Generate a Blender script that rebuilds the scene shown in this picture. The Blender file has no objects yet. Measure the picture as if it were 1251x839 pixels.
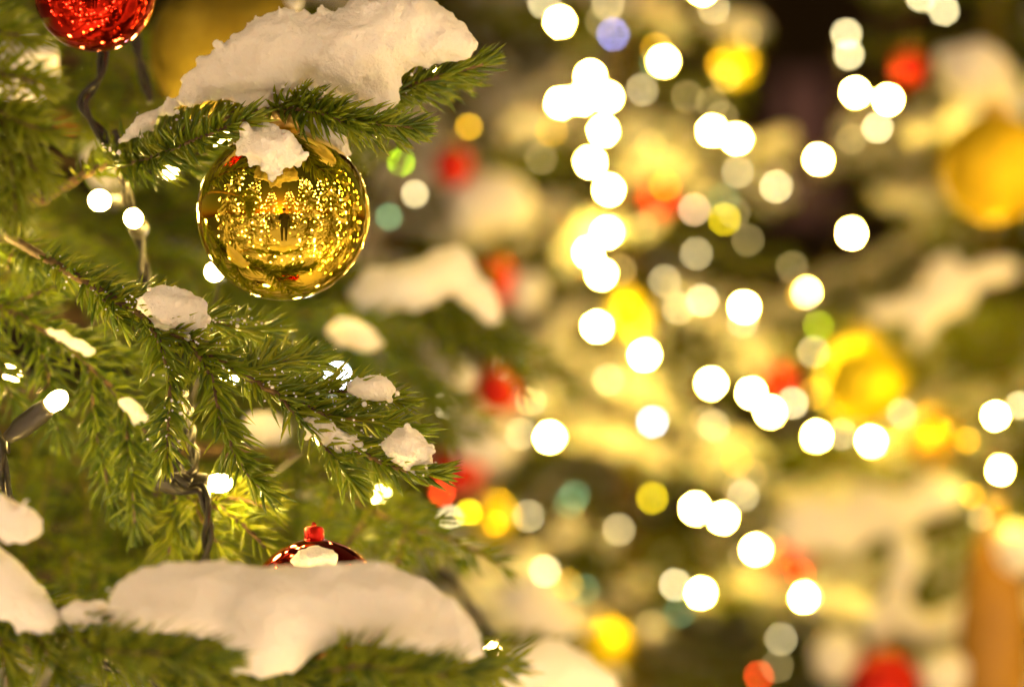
import bpy, bmesh, math, random
from mathutils import Vector, Matrix, noise
R = math.radians
random.seed(7)
scene = bpy.context.scene
col = scene.collection
CAM = Vector((0.0, 0.0, 1.5))
W, H, K = 1251.0, 839.0, 0.36          # photo size, sensor width / focal length


def P(px, py, D):
    """point at distance D in front of the lens that falls on photo pixel (px, py)"""
    s = K * D / W
    return Vector(((px - W / 2) * s, D, CAM.z - (py - H / 2) * s))


def pm(D):
    return K * D / W


# ------------------------------------------------------------------ materials
def mat(name):
    m = bpy.data.materials.new(name)
    m.use_nodes = True
    n = m.node_tree.nodes
    return m, n, m.node_tree.links, n['Principled BSDF']


def setp(b, **kw):
    for k, v in kw.items():
        b.inputs[k.replace('_', ' ')].default_value = v


def needle_mat(name, c1, c2, transl, rough=0.26):
    m, n, l, b = mat(name)
    tc = n.new('ShaderNodeTexCoord')
    nz = n.new('ShaderNodeTexNoise'); nz.inputs['Scale'].default_value = 55.0
    l.new(tc.outputs['Object'], nz.inputs['Vector'])
    mx = n.new('ShaderNodeMix'); mx.data_type = 'RGBA'
    mx.inputs['A'].default_value = (*c1, 1); mx.inputs['B'].default_value = (*c2, 1)
    cr = n.new('ShaderNodeMapRange'); cr.inputs['From Min'].default_value = .35; cr.inputs['From Max'].default_value = .65
    l.new(nz.outputs['Fac'], cr.inputs['Value'])
    l.new(cr.outputs['Result'], mx.inputs['Factor'])
    l.new(mx.outputs['Result'], b.inputs['Base Color'])
    setp(b, Roughness=rough)
    b.inputs['Specular IOR Level'].default_value = 0.6
    t = n.new('ShaderNodeBsdfTranslucent')
    t.inputs['Color'].default_value = (c2[0] * 2.2, c2[1] * 2.0, c2[2] * .8, 1)
    ms = n.new('ShaderNodeMixShader'); ms.inputs['Fac'].default_value = transl
    l.new(b.outputs['BSDF'], ms.inputs[1]); l.new(t.outputs['BSDF'], ms.inputs[2])
    l.new(ms.outputs['Shader'], n['Material Output'].inputs['Surface'])
    return m


NEEDLE = [needle_mat('needle_green', (.115, .190, .010), (.185, .245, .012), .38),
          needle_mat('needle_dark_green', (.055, .110, .012), (.100, .150, .012), .32),
          needle_mat('needle_light_green', (.16, .22, .014), (.24, .28, .02), .45)]


def bark_mat():
    m, n, l, b = mat('twig_bark')
    tc = n.new('ShaderNodeTexCoord')
    nz = n.new('ShaderNodeTexNoise'); nz.inputs['Scale'].default_value = 260.0; nz.inputs['Detail'].default_value = 4
    l.new(tc.outputs['Object'], nz.inputs['Vector'])
    r = n.new('ShaderNodeValToRGB')
    r.color_ramp.elements[0].position = .3; r.color_ramp.elements[0].color = (.05, .032, .010, 1)
    r.color_ramp.elements[1].position = .7; r.color_ramp.elements[1].color = (.19, .115, .03, 1)
    l.new(nz.outputs['Fac'], r.inputs['Fac']); l.new(r.outputs['Color'], b.inputs['Base Color'])
    bp = n.new('ShaderNodeBump'); bp.inputs['Distance'].default_value = .0008; bp.inputs['Strength'].default_value = .8
    l.new(nz.outputs['Fac'], bp.inputs['Height']); l.new(bp.outputs['Normal'], b.inputs['Normal'])
    setp(b, Roughness=.75)
    return m


BARK = bark_mat()
TREEMATS = [BARK] + NEEDLE          # slot 0 bark, 1..3 needles


def snow_mat():
    m, n, l, b = mat('snow')
    tc = n.new('ShaderNodeTexCoord')
    setp(b, Base_Color=(.80, .80, .81, 1), Roughness=.55)
    b.inputs['Subsurface Weight'].default_value = .5
    b.inputs['Subsurface Radius'].default_value = (.006, .005, .004)
    b.inputs['Subsurface Scale'].default_value = 1.0
    b.inputs['Specular IOR Level'].default_value = .35
    a = n.new('ShaderNodeTexNoise'); a.inputs['Scale'].default_value = 520.0; a.inputs['Detail'].default_value = 4; a.inputs['Roughness'].default_value = .65
    c = n.new('ShaderNodeTexNoise'); c.inputs['Scale'].default_value = 120.0; c.inputs['Detail'].default_value = 3
    v = n.new('ShaderNodeTexVoronoi'); v.inputs['Scale'].default_value = 900.0
    for q in (a, c, v):
        l.new(tc.outputs['Object'], q.inputs['Vector'])
    b1 = n.new('ShaderNodeBump'); b1.inputs['Distance'].default_value = .0030; b1.inputs['Strength'].default_value = .8
    b2 = n.new('ShaderNodeBump'); b2.inputs['Distance'].default_value = .007; b2.inputs['Strength'].default_value = .6
    l.new(a.outputs['Fac'], b1.inputs['Height']); l.new(c.outputs['Fac'], b2.inputs['Height'])
    l.new(b2.outputs['Normal'], b1.inputs['Normal']); l.new(b1.outputs['Normal'], b.inputs['Normal'])
    # single crystals that glint: a few voronoi cells are smooth, the rest rough
    r = n.new('ShaderNodeValToRGB'); r.color_ramp.interpolation = 'CONSTANT'
    r.color_ramp.elements[0].color = (.62, .62, .62, 1); r.color_ramp.elements[1].position = .93
    r.color_ramp.elements[1].color = (.16, .16, .16, 1)
    l.new(v.outputs['Color'], r.inputs['Fac']); l.new(r.outputs['Color'], b.inputs['Roughness'])
    return m


SNOW = snow_mat()


def metal(name, colr, rough, wave=0.0, metallic=1.0, coat=0.0):
    m, n, l, b = mat(name)
    setp(b, Base_Color=(*colr, 1), Roughness=rough, Metallic=metallic)
    b.inputs['Coat Weight'].default_value = coat
    b.inputs['Coat Roughness'].default_value = .03
    tc = n.new('ShaderNodeTexCoord')
    nz = n.new('ShaderNodeTexNoise'); nz.inputs['Scale'].default_value = 90; nz.inputs['Detail'].default_value = 6
    l.new(tc.outputs['Object'], nz.inputs['Vector'])
    mr = n.new('ShaderNodeMapRange'); mr.inputs['From Min'].default_value = .4; mr.inputs['From Max'].default_value = .75
    mr.inputs['To Min'].default_value = rough; mr.inputs['To Max'].default_value = rough * 1.7 + .01
    l.new(nz.outputs['Fac'], mr.inputs['Value']); l.new(mr.outputs['Result'], b.inputs['Roughness'])
    if wave:
        bp = n.new('ShaderNodeBump'); bp.inputs['Distance'].default_value = wave
        n2 = n.new('ShaderNodeTexNoise'); n2.inputs['Scale'].default_value = 26
        l.new(tc.outputs['Object'], n2.inputs['Vector']); l.new(n2.outputs['Fac'], bp.inputs['Height'])
        l.new(bp.outputs['Normal'], b.inputs['Normal'])
    return m


def glitter_mat(name, colr):
    m, n, l, b = mat(name)
    setp(b, Base_Color=(*colr, 1), Roughness=.22, Metallic=1.0)
    tc = n.new('ShaderNodeTexCoord')
    v = n.new('ShaderNodeTexVoronoi'); v.inputs['Scale'].default_value = 190
    l.new(tc.outputs['Object'], v.inputs['Vector'])
    s = n.new('ShaderNodeVectorMath'); s.operation = 'SUBTRACT'; s.inputs[1].default_value = (.5, .5, .5)
    l.new(v.outputs['Color'], s.inputs[0])
    sc = n.new('ShaderNodeVectorMath'); sc.operation = 'SCALE'; sc.inputs['Scale'].default_value = 1.1
    l.new(s.outputs[0], sc.inputs[0])
    g = n.new('ShaderNodeNewGeometry')
    a = n.new('ShaderNodeVectorMath'); l.new(g.outputs['Normal'], a.inputs[0]); l.new(sc.outputs[0], a.inputs[1])
    nn = n.new('ShaderNodeVectorMath'); nn.operation = 'NORMALIZE'
    l.new(a.outputs[0], nn.inputs[0]); l.new(nn.outputs[0], b.inputs['Normal'])
    return m


GOLD_MIRROR = metal('gold_mirror_lacquer', (1.0, .74, .085), .022, .0002)
GOLD_SATIN = metal('gold_satin', (.74, .53, .012), .5, metallic=.6)
GOLD_YELLOW = metal('gold_shiny', (.85, .70, .03), .45)
GOLD_OLIVE = metal('gold_matt_olive', (.25, .19, .022), .5)
RED_MIRROR = metal('red_mirror_lacquer', (.80, .025, .01), .03, .0002)
RED_SATIN = metal('red_satin', (.50, .015, .008), .5, metallic=.7)
GOLD_GLITTER = glitter_mat('gold_glitter', (.95, .62, .06))
CAPMETAL = metal('ornament_cap_gold', (.7, .5, .16), .25)
CAPRED = metal('ornament_cap_red', (.5, .02, .015), .25)


def plain(name, c, rough=.6, spec=.5):
    m, n, l, b = mat(name)
    tc = n.new('ShaderNodeTexCoord')
    nz = n.new('ShaderNodeTexNoise'); nz.inputs['Scale'].default_value = 35; nz.inputs['Detail'].default_value = 5
    l.new(tc.outputs['Object'], nz.inputs['Vector'])
    mx = n.new('ShaderNodeMix'); mx.data_type = 'RGBA'
    mx.inputs['A'].default_value = (c[0] * .75, c[1] * .75, c[2] * .75, 1); mx.inputs['B'].default_value = (c[0] * 1.25, c[1] * 1.25, c[2] * 1.25, 1)
    l.new(nz.outputs['Fac'], mx.inputs['Factor']); l.new(mx.outputs['Result'], b.inputs['Base Color'])
    setp(b, Roughness=rough); b.inputs['Specular IOR Level'].default_value = spec
    return m


CABLE = plain('cable_rubber', (.007, .006, .004), .42, .35)
SOCKET = plain('socket_plastic', (.02, .018, .013), .35, .5)
COAT = plain('dark_coat', (.012, .012, .014), .8)
SKIN = plain('skin', (.45, .28, .2), .5)
HAT = plain('knit_hat', (.03, .03, .035), .9)
WALL = plain('dark_stone_wall', (.014, .011, .010), .85)
GROUND = plain('trodden_snow', (.6, .6, .6), .8)
RIBBON = plain('orange_gold_ribbon', (.28, .14, .01), .55)


def emis(name, c, s):
    m, n, l, b = mat(name)
    setp(b, Base_Color=(.02, .02, .02, 1), Roughness=.2)
    b.inputs['Emission Color'].default_value = (*c, 1)
    b.inputs['Emission Strength'].default_value = s
    return m


WARM = (1.0, .63, .075)
EM = {
    'white': emis('led_bright', WARM, 2100),
    'hidden_fill': emis('led_hidden_fill', WARM, 900),  # for extra bulbs added out of sight to brighten the firs
    'warm': emis('led_warm', (1.0, .82, .40), 30),
    'soft': emis('led_soft', (1.0, .80, .38), 15),
    'faint': emis('led_faint', (1.0, .74, .26), 6.5),
    'yellow': emis('led_yellow', (1.0, .74, .01), 24),
    'gold': emis('led_gold', (1.0, .52, .01), 12),
    'lime': emis('led_lime', (.58, 1.0, .01), 14),
    'green': emis('led_green', (.70, 1.0, .02), 9),
    'teal': emis('led_teal', (.50, 1.0, .45), 4.5),
    'blue': emis('led_blue', (.33, .38, 1.0), 24),
    'cool': emis('led_cool', (.80, .87, 1.0), 40),
    'red': emis('led_red', (1.0, .07, .01), 20),
    'pink': emis('led_pink', (1.0, .64, .34), 25),
    'near': emis('led_near', (1.0, .65, .16), 330),
    'globe': emis('globe_bulb', (1.0, .65, .34), 95),
    'globe_warm': emis('globe_bulb_warm', (1.0, .58, .07), 85),
    'globe_dim': emis('globe_bulb_dim', (1.0, .62, .22), 40),
    'globe_bright': emis('globe_bulb_bright', (1.0, .69, .42), 200),
    'bluewin': emis('window_blue_light', (.14, .2, .9), .02),
    'violet': emis('screen_violet', (.45, .05, 1.0), 6),
}


# ------------------------------------------------------------------ mesh tools
class MB:
    def __init__(s):
        s.v = []; s.f = []; s.m = []

    def build(s, name, mats, parent=None, origin=None, smooth=True, world=True):
        o0 = Vector(origin) if origin is not None else Vector((0, 0, 0))
        me = bpy.data.meshes.new(name)
        me.from_pydata([(Vector(a) - o0)[:] for a in s.v], [], s.f)
        for mm in (mats if isinstance(mats, list) else [mats]):
            me.materials.append(mm)
        if any(s.m):
            me.polygons.foreach_set('material_index', s.m)
        me.polygons.foreach_set('use_smooth', [smooth] * len(s.f))
        me.update()
        return link(name, me, parent, o0)

    def face(s, f, m=0):
        s.f.append(f); s.m.append(m)

    def tube(s, pts, rads, n=6, m=0, caps=True):
        pts = [Vector(p) for p in pts]
        b = len(s.v)
        prev = None
        for i, p in enumerate(pts):
            d = (pts[min(i + 1, len(pts) - 1)] - pts[max(i - 1, 0)])
            d = d.normalized() if d.length > 1e-9 else Vector((0, 0, 1))
            if prev is None:
                a = d.orthogonal().normalized()
            else:
                a = prev - d * prev.dot(d)
                a = a.normalized() if a.length > 1e-6 else d.orthogonal().normalized()
            prev = a
            c = d.cross(a)
            r = rads[i] if isinstance(rads, (list, tuple)) else rads
            for k in range(n):
                t = 2 * math.pi * k / n
                s.v.append(p + a * (math.cos(t) * r) + c * (math.sin(t) * r))
        for i in range(len(pts) - 1):
            for k in range(n):
                q = b + i * n
                s.face((q + k, q + (k + 1) % n, q + n + (k + 1) % n, q + n + k), m)
        if caps:
            s.face(tuple(b + k for k in reversed(range(n))), m)
            q = b + (len(pts) - 1) * n
            s.face(tuple(q + k for k in range(n)), m)

    def lathe(s, base, axis, prof, n=24, m=0):
        """prof: list of (radius, height along the axis)"""
        ax = Vector(axis).normalized(); a = ax.orthogonal().normalized(); c = ax.cross(a)
        base = Vector(base); b = len(s.v)
        for r, h in prof:
            for k in range(n):
                t = 2 * math.pi * k / n
                s.v.append(base + ax * h + (a * math.cos(t) + c * math.sin(t)) * max(r, 1e-5))
        for i in range(len(prof) - 1):
            for k in range(n):
                q = b + i * n
                s.face((q + k, q + (k + 1) % n, q + n + (k + 1) % n, q + n + k), m)

    def box(s, lo, hi, m=0):
        b = len(s.v)
        for z in (lo[2], hi[2]):
            for y in (lo[1], hi[1]):
                for x in (lo[0], hi[0]):
                    s.v.append(Vector((x, y, z)))
        for f in ((0, 2, 3, 1), (4, 5, 7, 6), (0, 1, 5, 4), (2, 6, 7, 3), (0, 4, 6, 2), (1, 3, 7, 5)):
            s.face(tuple(b + i for i in f), m)

    def needle(s, p, d, L, w, bend, m, fine):
        """one spruce needle: a curved, pointed sliver with a diamond section"""
        a = d.orthogonal().normalized()
        a = Matrix.Rotation(random.uniform(0, 6.28), 3, d) @ a
        c = d.cross(a)
        b = len(s.v)
        ks = ((0, .55), (.3, 1.0), (.72, .85)) if fine else ((0, .7), (.55, 1.0))
        n = 4 if fine else 3
        for t, q in ks:
            cp = p + d * (L * t) + bend * (t * t)
            for k in range(n):
                th = 2 * math.pi * k / n
                s.v.append(cp + (a * math.cos(th) + c * (math.sin(th) * .7)) * (w * .5 * q))
        s.v.append(p + d * L + bend)
        tip = len(s.v) - 1
        for i in range(len(ks) - 1):
            for k in range(n):
                q = b + i * n
                s.face((q + k, q + (k + 1) % n, q + n + (k + 1) % n, q + n + k), m)
        q = b + (len(ks) - 1) * n
        for k in range(n):
            s.face((q + k, q + (k + 1) % n, tip), m)

    def twig(s, pts, r0, r1, L, dens, fine=True, tones=(1, 1, 2, 3), up=Vector((0, 0, 1)), start=0.0, w=.0019, droop=0.0):
        """stem along pts with needles all round it, thinner below, swept forward"""
        pts = smooth_path(pts, 5 if fine else 2)
        n = len(pts)
        s.tube(pts, [r0 + (r1 - r0) * i / (n - 1) for i in range(n)], 6 if fine else 4, 0)
        seg = [(pts[i + 1] - pts[i]).length for i in range(n - 1)]
        tot = sum(seg)
        cnt = int(tot * dens)
        for j in range(cnt):
            t = start + (1 - start) * (j + random.random()) / cnt
            u = t * tot; i = 0
            while i < n - 2 and u > seg[i]:
                u -= seg[i]; i += 1
            d = (pts[i + 1] - pts[i]).normalized()
            p = pts[i] + d * min(u, seg[i])
            side = d.cross(up); side = side.normalized() if side.length > 1e-3 else d.orthogonal().normalized()
            nu = side.cross(d)
            th = random.gauss(0, 1.7)            # 0 = straight up; fewer below
            rad = nu * math.cos(th) + side * math.sin(th)
            ang = R(random.uniform(46, 78)) * (1 - .45 * max(0, (t - .85) / .15))
            dn = (d * math.cos(ang) + rad * math.sin(ang)).normalized()
            ll = L * random.uniform(.72, 1.12) * (1 - .25 * t * t) * (.75 + .25 * min(1, (t - start) * 8))
            bend = d * (ll * random.uniform(.12, .5)) - rad * (ll * random.uniform(-.05, .16)) + Vector((0, 0, -1)) * (ll * droop * random.random())
            s.needle(p, dn, ll, w * random.uniform(.8, 1.15), bend, random.choice(tones), fine)
        for _ in range(int(6 if fine else 3)):     # tuft at the tip
            d = (pts[-1] - pts[-2]).normalized()
            q = (d + Vector((random.uniform(-1, 1), random.uniform(-1, 1), random.uniform(-1, 1))) * .4).normalized()
            s.needle(pts[-1], q, L * .7, w, Vector((0, 0, 0)), random.choice(tones), fine)


def smooth_path(pts, sub):
    pts = [Vector(p) for p in pts]
    if len(pts) < 3:
        return [pts[0].lerp(pts[-1], i / 4) for i in range(5)]
    out = []
    for i in range(len(pts) - 1):
        p0 = pts[max(i - 1, 0)]; p1 = pts[i]; p2 = pts[i + 1]; p3 = pts[min(i + 2, len(pts) - 1)]
        for k in range(sub):
            t = k / sub
            out.append(.5 * ((2 * p1) + (p2 - p0) * t + (2 * p0 - 5 * p1 + 4 * p2 - p3) * t * t + (3 * p1 - p0 - 3 * p2 + p3) * t ** 3))
    out.append(pts[-1])
    return out


def link(name, me, parent=None, loc=(0, 0, 0)):
    o = bpy.data.objects.new(name, me)
    col.objects.link(o)
    if parent is not None:
        o.parent = parent
        o.location = Vector(loc) - world_of(parent)
    else:
        o.location = Vector(loc)
    return o


def world_of(o):
    v = Vector(o.location)
    while o.parent is not None:
        o = o.parent; v += Vector(o.location)
    return v


def tag(o, label=None, cat=None, group=None, kind=None):
    if label: o['label'] = label
    if cat: o['category'] = cat
    if group: o['group'] = group
    if kind: o['kind'] = kind
    return o


def empty(name, loc):
    o = bpy.data.objects.new(name, None)
    col.objects.link(o); o.location = loc
    o.empty_display_size = .05
    return o


# ------------------------------------------------------------------ snow
def blob_mesh(balls, voxel, smooth_it, amp, freq, seed=0.0, name='snow'):
    """union of balls -> one skin, smoothed and roughened: a lump of snow"""
    bm = bmesh.new()
    for c, r, sy in balls:
        M = Matrix.Translation(c) @ Matrix.Diagonal((r, r * sy, r, 1))
        bmesh.ops.create_icosphere(bm, subdivisions=2 if r > .02 else 1, radius=1.0, matrix=M)
    me = bpy.data.meshes.new('tmp'); bm.to_mesh(me); bm.free()
    ob = bpy.data.objects.new('tmp', me); col.objects.link(ob)
    rm = ob.modifiers.new('r', 'REMESH'); rm.mode = 'VOXEL'; rm.voxel_size = voxel
    if smooth_it:
        sm = ob.modifiers.new('s', 'SMOOTH'); sm.iterations = smooth_it; sm.factor = .5
    dg = bpy.context.evaluated_depsgraph_get()
    out = bpy.data.meshes.new_from_object(ob.evaluated_get(dg))
    bpy.data.objects.remove(ob); bpy.data.meshes.remove(me)
    off = Vector((seed, seed * 1.7, -seed))
    nrm = [Vector(v.normal) for v in out.vertices]
    for v, nn in zip(out.vertices, nrm):
        q = v.co * freq + off
        h = noise.noise(q) + .5 * noise.noise(q * 2.3) + .35 * noise.noise(q * 5.1) + .3 * noise.noise(q * 9.7)
        g = noise.noise(v.co * freq * .35 - off)
        v.co += nn * (amp * (h + 1.2 * g))
    out.materials.clear(); out.materials.append(SNOW)
    out.polygons.foreach_set('use_smooth', [True] * len(out.polygons))
    out.name = name
    return out


def poly_balls(poly, D, rmax, step=None, sy=1.0, dj=.35, seed=0, crumbs=1.0):
    """fill an outline seen from the lens with balls as deep as they are wide"""
    rnd = random.Random(seed)
    s = pm(D)
    xs = [p[0] for p in poly]; ys = [p[1] for p in poly]
    if step is None:
        step = max(2.5, min(max(xs) - min(xs), max(ys) - min(ys)) / 28)
    n = len(poly); out = []
    y = min(ys)
    while y <= max(ys):
        x = min(xs)
        while x <= max(xs):
            px, py = x + rnd.uniform(-.4, .4) * step, y + rnd.uniform(-.4, .4) * step
            inside = False; dm = 1e9
            for i in range(n):
                x1, y1 = poly[i]; x2, y2 = poly[(i + 1) % n]
                if (y1 > py) != (y2 > py) and px < (x2 - x1) * (py - y1) / (y2 - y1) + x1:
                    inside = not inside
                dx, dy = x2 - x1, y2 - y1
                t = max(0, min(1, ((px - x1) * dx + (py - y1) * dy) / (dx * dx + dy * dy + 1e-9)))
                dm = min(dm, math.hypot(px - x1 - t * dx, py - y1 - t * dy))
            if inside and dm > step * .35:
                r = min(dm * s, rmax)
                dd = noise.noise(Vector((px * .012, py * .012, seed))) * rmax * dj + rnd.uniform(-1, 1) * rmax * dj * .25
                out.append((P(px, py, D + dd), r, sy))
            x += step
        y += step
    for i in range(n if crumbs else 0):      # crumbly edge
        x1, y1 = poly[i]; x2, y2 = poly[(i + 1) % n]
        m = int(math.hypot(x2 - x1, y2 - y1) / 9 * crumbs) + 1
        for k in range(m):
            t = rnd.random()
            r = rnd.uniform(.0009, .0026) * min(1.0, rmax / .012)
            out.append((P(x1 + (x2 - x1) * t + rnd.uniform(-4, 3), y1 + (y2 - y1) * t + rnd.uniform(-3, 4), D + rnd.uniform(-.6, .3) * min(rmax, .012)), r, 1))
    return out


def snow(label, poly, D, rmax=.03, sy=1.0, voxel=.0022, amp=.0012, freq=70, sm=4, group='snow lumps on the near fir', seed=1, extra=(), crumbs=1.0, dj=.35):
    balls = poly_balls(poly, D, rmax, sy=sy, seed=seed, crumbs=crumbs, dj=dj) + list(extra)
    me = blob_mesh(balls, voxel, sm, amp, freq, seed * 3.1, 'snow_clump')
    lo = Vector((0, 0, 1e9))
    for v in me.vertices:
        if v.co.z < lo.z: lo = v.co.copy()
    me.transform(Matrix.Translation(-lo))
    o = link('snow_clump', me, None, lo)
    return tag(o, label, 'snow', group)


# ------------------------------------------------------------------ baubles
def bauble(name, label, c, r, body_m, cap_m, cat='bauble', group='baubles on the trees', tilt=(0, 0, 1), hang=.02, segs=48, loop=1.0, caps=1.0):
    c = Vector(c)
    root = empty(name, c)
    tag(root, label, cat, group)
    ax = Vector(tilt).normalized()
    prof = []
    for i in range(segs // 2 + 1):
        t = math.pi * i / (segs // 2)
        rr = r * math.sin(t); h = -r * math.cos(t)
        if h > r * .965: break
        prof.append((rr, h))
    prof.append((r * .2 * caps, r * 1.0)); prof.append((r * .2 * caps, r * 1.06))
    b = MB(); b.lathe(c, ax, prof, segs); b.build('body', body_m, root, c)
    k = MB()
    pr = [(r * .23 * caps, r * .985), (r * .245 * caps, r * 1.0), (r * .235 * caps, r * 1.15), (r * .2 * caps, r * 1.18), (.0001, r * 1.19)]
    k.lathe(c, ax, pr, 20)
    kp = k.build('cap', cap_m, root, c)
    g = MB()
    e = c + ax * (r * 1.19)
    ring = []
    sx = ax.orthogonal().normalized()
    for i in range(15):
        t = 2 * math.pi * i / 14
        ring.append(e + (ax + ax * math.cos(t) + sx * math.sin(t)) * (r * .1 * loop))
    g.tube(ring, r * .013, 5)
    g.tube([e + ax * (r * .18 * loop), e + Vector((0, 0, hang * .5)), e + Vector((0, 0, hang))], .0005, 5)
    g.build('hanging_loop', cap_m, kp, e)
    return root


# ------------------------------------------------------------------ light strings
def bulb_mesh(r, m, n=8, rings=5):
    b = MB()
    prof = [(.0, -r)]
    for i in range(1, rings):
        t = math.pi * i / rings
        prof.append((r * math.sin(t), -r * math.cos(t)))
    prof.append((.0, r))
    b.lathe((0, 0, 0), (0, 0, 1), prof, n)
    me = bpy.data.meshes.new('bulb')
    me.from_pydata([v[:] for v in b.v], [], b.f)
    me.materials.append(m)
    me.polygons.foreach_set('use_smooth', [True] * len(b.f)); me.update()
    return me


BM = {k: bulb_mesh(.0027, EM[k]) for k in EM if k not in ('globe', 'globe_warm', 'globe_dim', 'globe_bright', 'near', 'bluewin', 'violet')}


def socket_proto():
    b = MB()
    b.lathe((0, 0, 0), (0, 0, 1), [(.0001, .016), (.0022, .016), (.0025, .012), (.0028, .002), (.0024, .0), (.0001, .0)], 8)
    me = bpy.data.meshes.new('socket')
    me.from_pydata([v[:] for v in b.v], [], b.f); me.materials.append(SOCKET)
    me.polygons.foreach_set('use_smooth', [True] * len(b.f)); me.update()
    return me


SOCK = socket_proto()


def sag_wire(pts, sag):
    out = []
    for i in range(len(pts) - 1):
        a, b = pts[i], pts[i + 1]
        d = (b - a).length
        for k in range(6):
            t = k / 6
            p = a.lerp(b, t); p.z -= sag * d * 4 * t * (1 - t) * .5; p.y += .035 * 4 * t * (1 - t)
            out.append(p)
    out.append(pts[-1])
    return out


COLORN = {'yellow': 'yellow bulb', 'gold': 'gold coloured bulb', 'lime': 'lime green bulb', 'green': 'green bulb', 'teal': 'dim teal bulb',
          'blue': 'pale blue bulb', 'cool': 'cool white bulb', 'red': 'red bulb', 'pink': 'pinkish bulb', 'faint': 'faint bulb', 'soft': 'dim warm bulb'}


def light_string(label, bulbs, D, group, dj=.06, seed=0):
    """bulbs: (px, py, kind[, D]) in the order in which the cable runs"""
    rnd = random.Random(seed)
    pts = []
    for b in bulbs:
        d = b[3] if len(b) > 3 else D + rnd.uniform(-dj, dj)
        pts.append(P(b[0], b[1], d))
    root = empty('light_string', pts[0] + Vector((0, .02, 0)))
    tag(root, label, 'string lights', group)
    back = [p + Vector((0, .024, .004)) for p in pts]
    w = MB()
    w.tube(sag_wire(back, .25), .0011, 5)
    w.build('cable', CABLE, root, pts[0] + Vector((0, .02, 0)))
    for b, p in zip(bulbs, pts):
        o = link('bulb', BM[b[2]], root, p)
        if b[2] in COLORN: o['label'] = COLORN[b[2]]
        k = link('socket', SOCK, o, p + Vector((0, .0185, .0)))
        k.rotation_euler = (R(90), 0, 0)           # socket runs back from the lens to the cable
        k.location = (0, .0185, 0)
    return root


# ================================================================== SETTING
g = MB(); g.box((-60, -60, -.3), (60, 60, 0.0))
tag(g.build('ground', GROUND, None, (0, 0, 0), smooth=False), kind='structure')

# building added to cover the sky, so the gap between the trees stays dark
bld = empty('building', (0.5, 16, 0))
tag(bld, 'dark building added to cover the sky in the gap between the blurred trees', 'building')
w = MB(); w.box((-9, 16, 0), (10, 22, 11)); w.build('wall', WALL, bld, (0.5, 16, 0), smooth=False)
rf = MB()
rf.v += [Vector(a) for a in ((-9.4, 15.6, 11), (10.4, 15.6, 11), (10.4, 22.4, 11), (-9.4, 22.4, 11), (-9, 19, 13.4), (10, 19, 13.4))]
for f in ((0, 1, 5, 4), (2, 3, 4, 5), (1, 2, 5), (3, 0, 4), (3, 2, 1, 0)): rf.face(f)
rf.build('roof', WALL, bld, (0.5, 16, 11), smooth=False)
for wx in (-6.5, -4, -1.5, 1.15, 4, 6.5):
    for wz in (1.9, 4.9, 8.0):
        fr = MB()
        x0, x1, z0, z1 = wx, wx + .9, wz, wz + 1.35
        if (wx, wz) == (1.15, 1.9): x0, x1, z0, z1 = 1.5, 1.78, 2.2, 3.0
        fr.box((x0 - .08, 15.94, z0 - .08), (x0, 15.998, z1 + .08)); fr.box((x1, 15.94, z0 - .08), (x1 + .08, 15.998, z1 + .08))
        fr.box((x0, 15.94, z0 - .08), (x1, 15.998, z0)); fr.box((x0, 15.94, z1), (x1, 15.998, z1 + .08))
        fr.box(((x0 + x1) / 2 - .02, 15.95, z0), ((x0 + x1) / 2 + .02, 15.998, z1))
        f = fr.build('window', WALL, bld, (x0, 15.95, z0), smooth=False)
        pn = MB(); pn.box((x0, 15.975, z0), (x1, 15.994, z1))
        lit = wx == 1.15 and wz == 1.9
        po = pn.build('pane', EM['bluewin'] if lit else COAT, f, (x0, 15.98, z0), smooth=False)
        if lit: f['label'] = 'window glowing blue'

# ================================================================== BACKGROUND TREES
PROTO = []          # (branch mesh, snow balls)


def make_proto(i):
    rnd = random.Random(100 + i)
    random.seed(200 + i)
    b = MB()
    L = .45
    path = [Vector((0, 0, 0)), Vector((L * .35, 0, .0)), Vector((L * .7, 0, -.015)), Vector((L, 0, -.02 + rnd.uniform(-.01, .03)))]
    sp = smooth_path(path, 8)
    b.twig(path, .004, .001, .02, 420, False, w=.0022)
    tw = []
    for j in range(15):
        t = .16 + .8 * j / 14
        base = sp[min(int(t * (len(sp) - 1)), len(sp) - 2)]
        sd = 1 if j % 2 else -1
        ln = (.2 * (1 - t) + .055) * rnd.uniform(.8, 1.2)
        a = R(rnd.uniform(38, 58))
        d = Vector((math.cos(a), sd * math.sin(a), rnd.uniform(-.28, .08)))
        q = [base, base + d * ln * .5, base + d * ln + Vector((0, 0, -.12 * ln))]
        tw.append(q)
        b.twig(q, .0022, .0008, .02, 420, False, w=.0022)
    me = bpy.data.meshes.new('branch')
    me.from_pydata([v[:] for v in b.v], [], b.f)
    for mm in TREEMATS: me.materials.append(mm)
    me.polygons.foreach_set('material_index', b.m)
    me.update()
    balls = []
    for k in range(26):
        t = rnd.uniform(.3, 1.0)
        p = sp[int(t * (len(sp) - 1))]
        balls.append((p + Vector((0, rnd.uniform(-.02, .02), .014)), rnd.uniform(.013, .024), 1))
    for q in tw:
        if rnd.random() < .75:
            for k in range(5):
                t = rnd.uniform(.25, 1.0)
                balls.append((q[0].lerp(q[2], t) + Vector((0, 0, .012)), rnd.uniform(.009, .018), 1))
    sn = blob_mesh(balls, .0065, 3, .003, 40, i * 2.0)
    return me, sn


for i in range(5): PROTO.append(make_proto(i))
random.seed(11)


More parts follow.
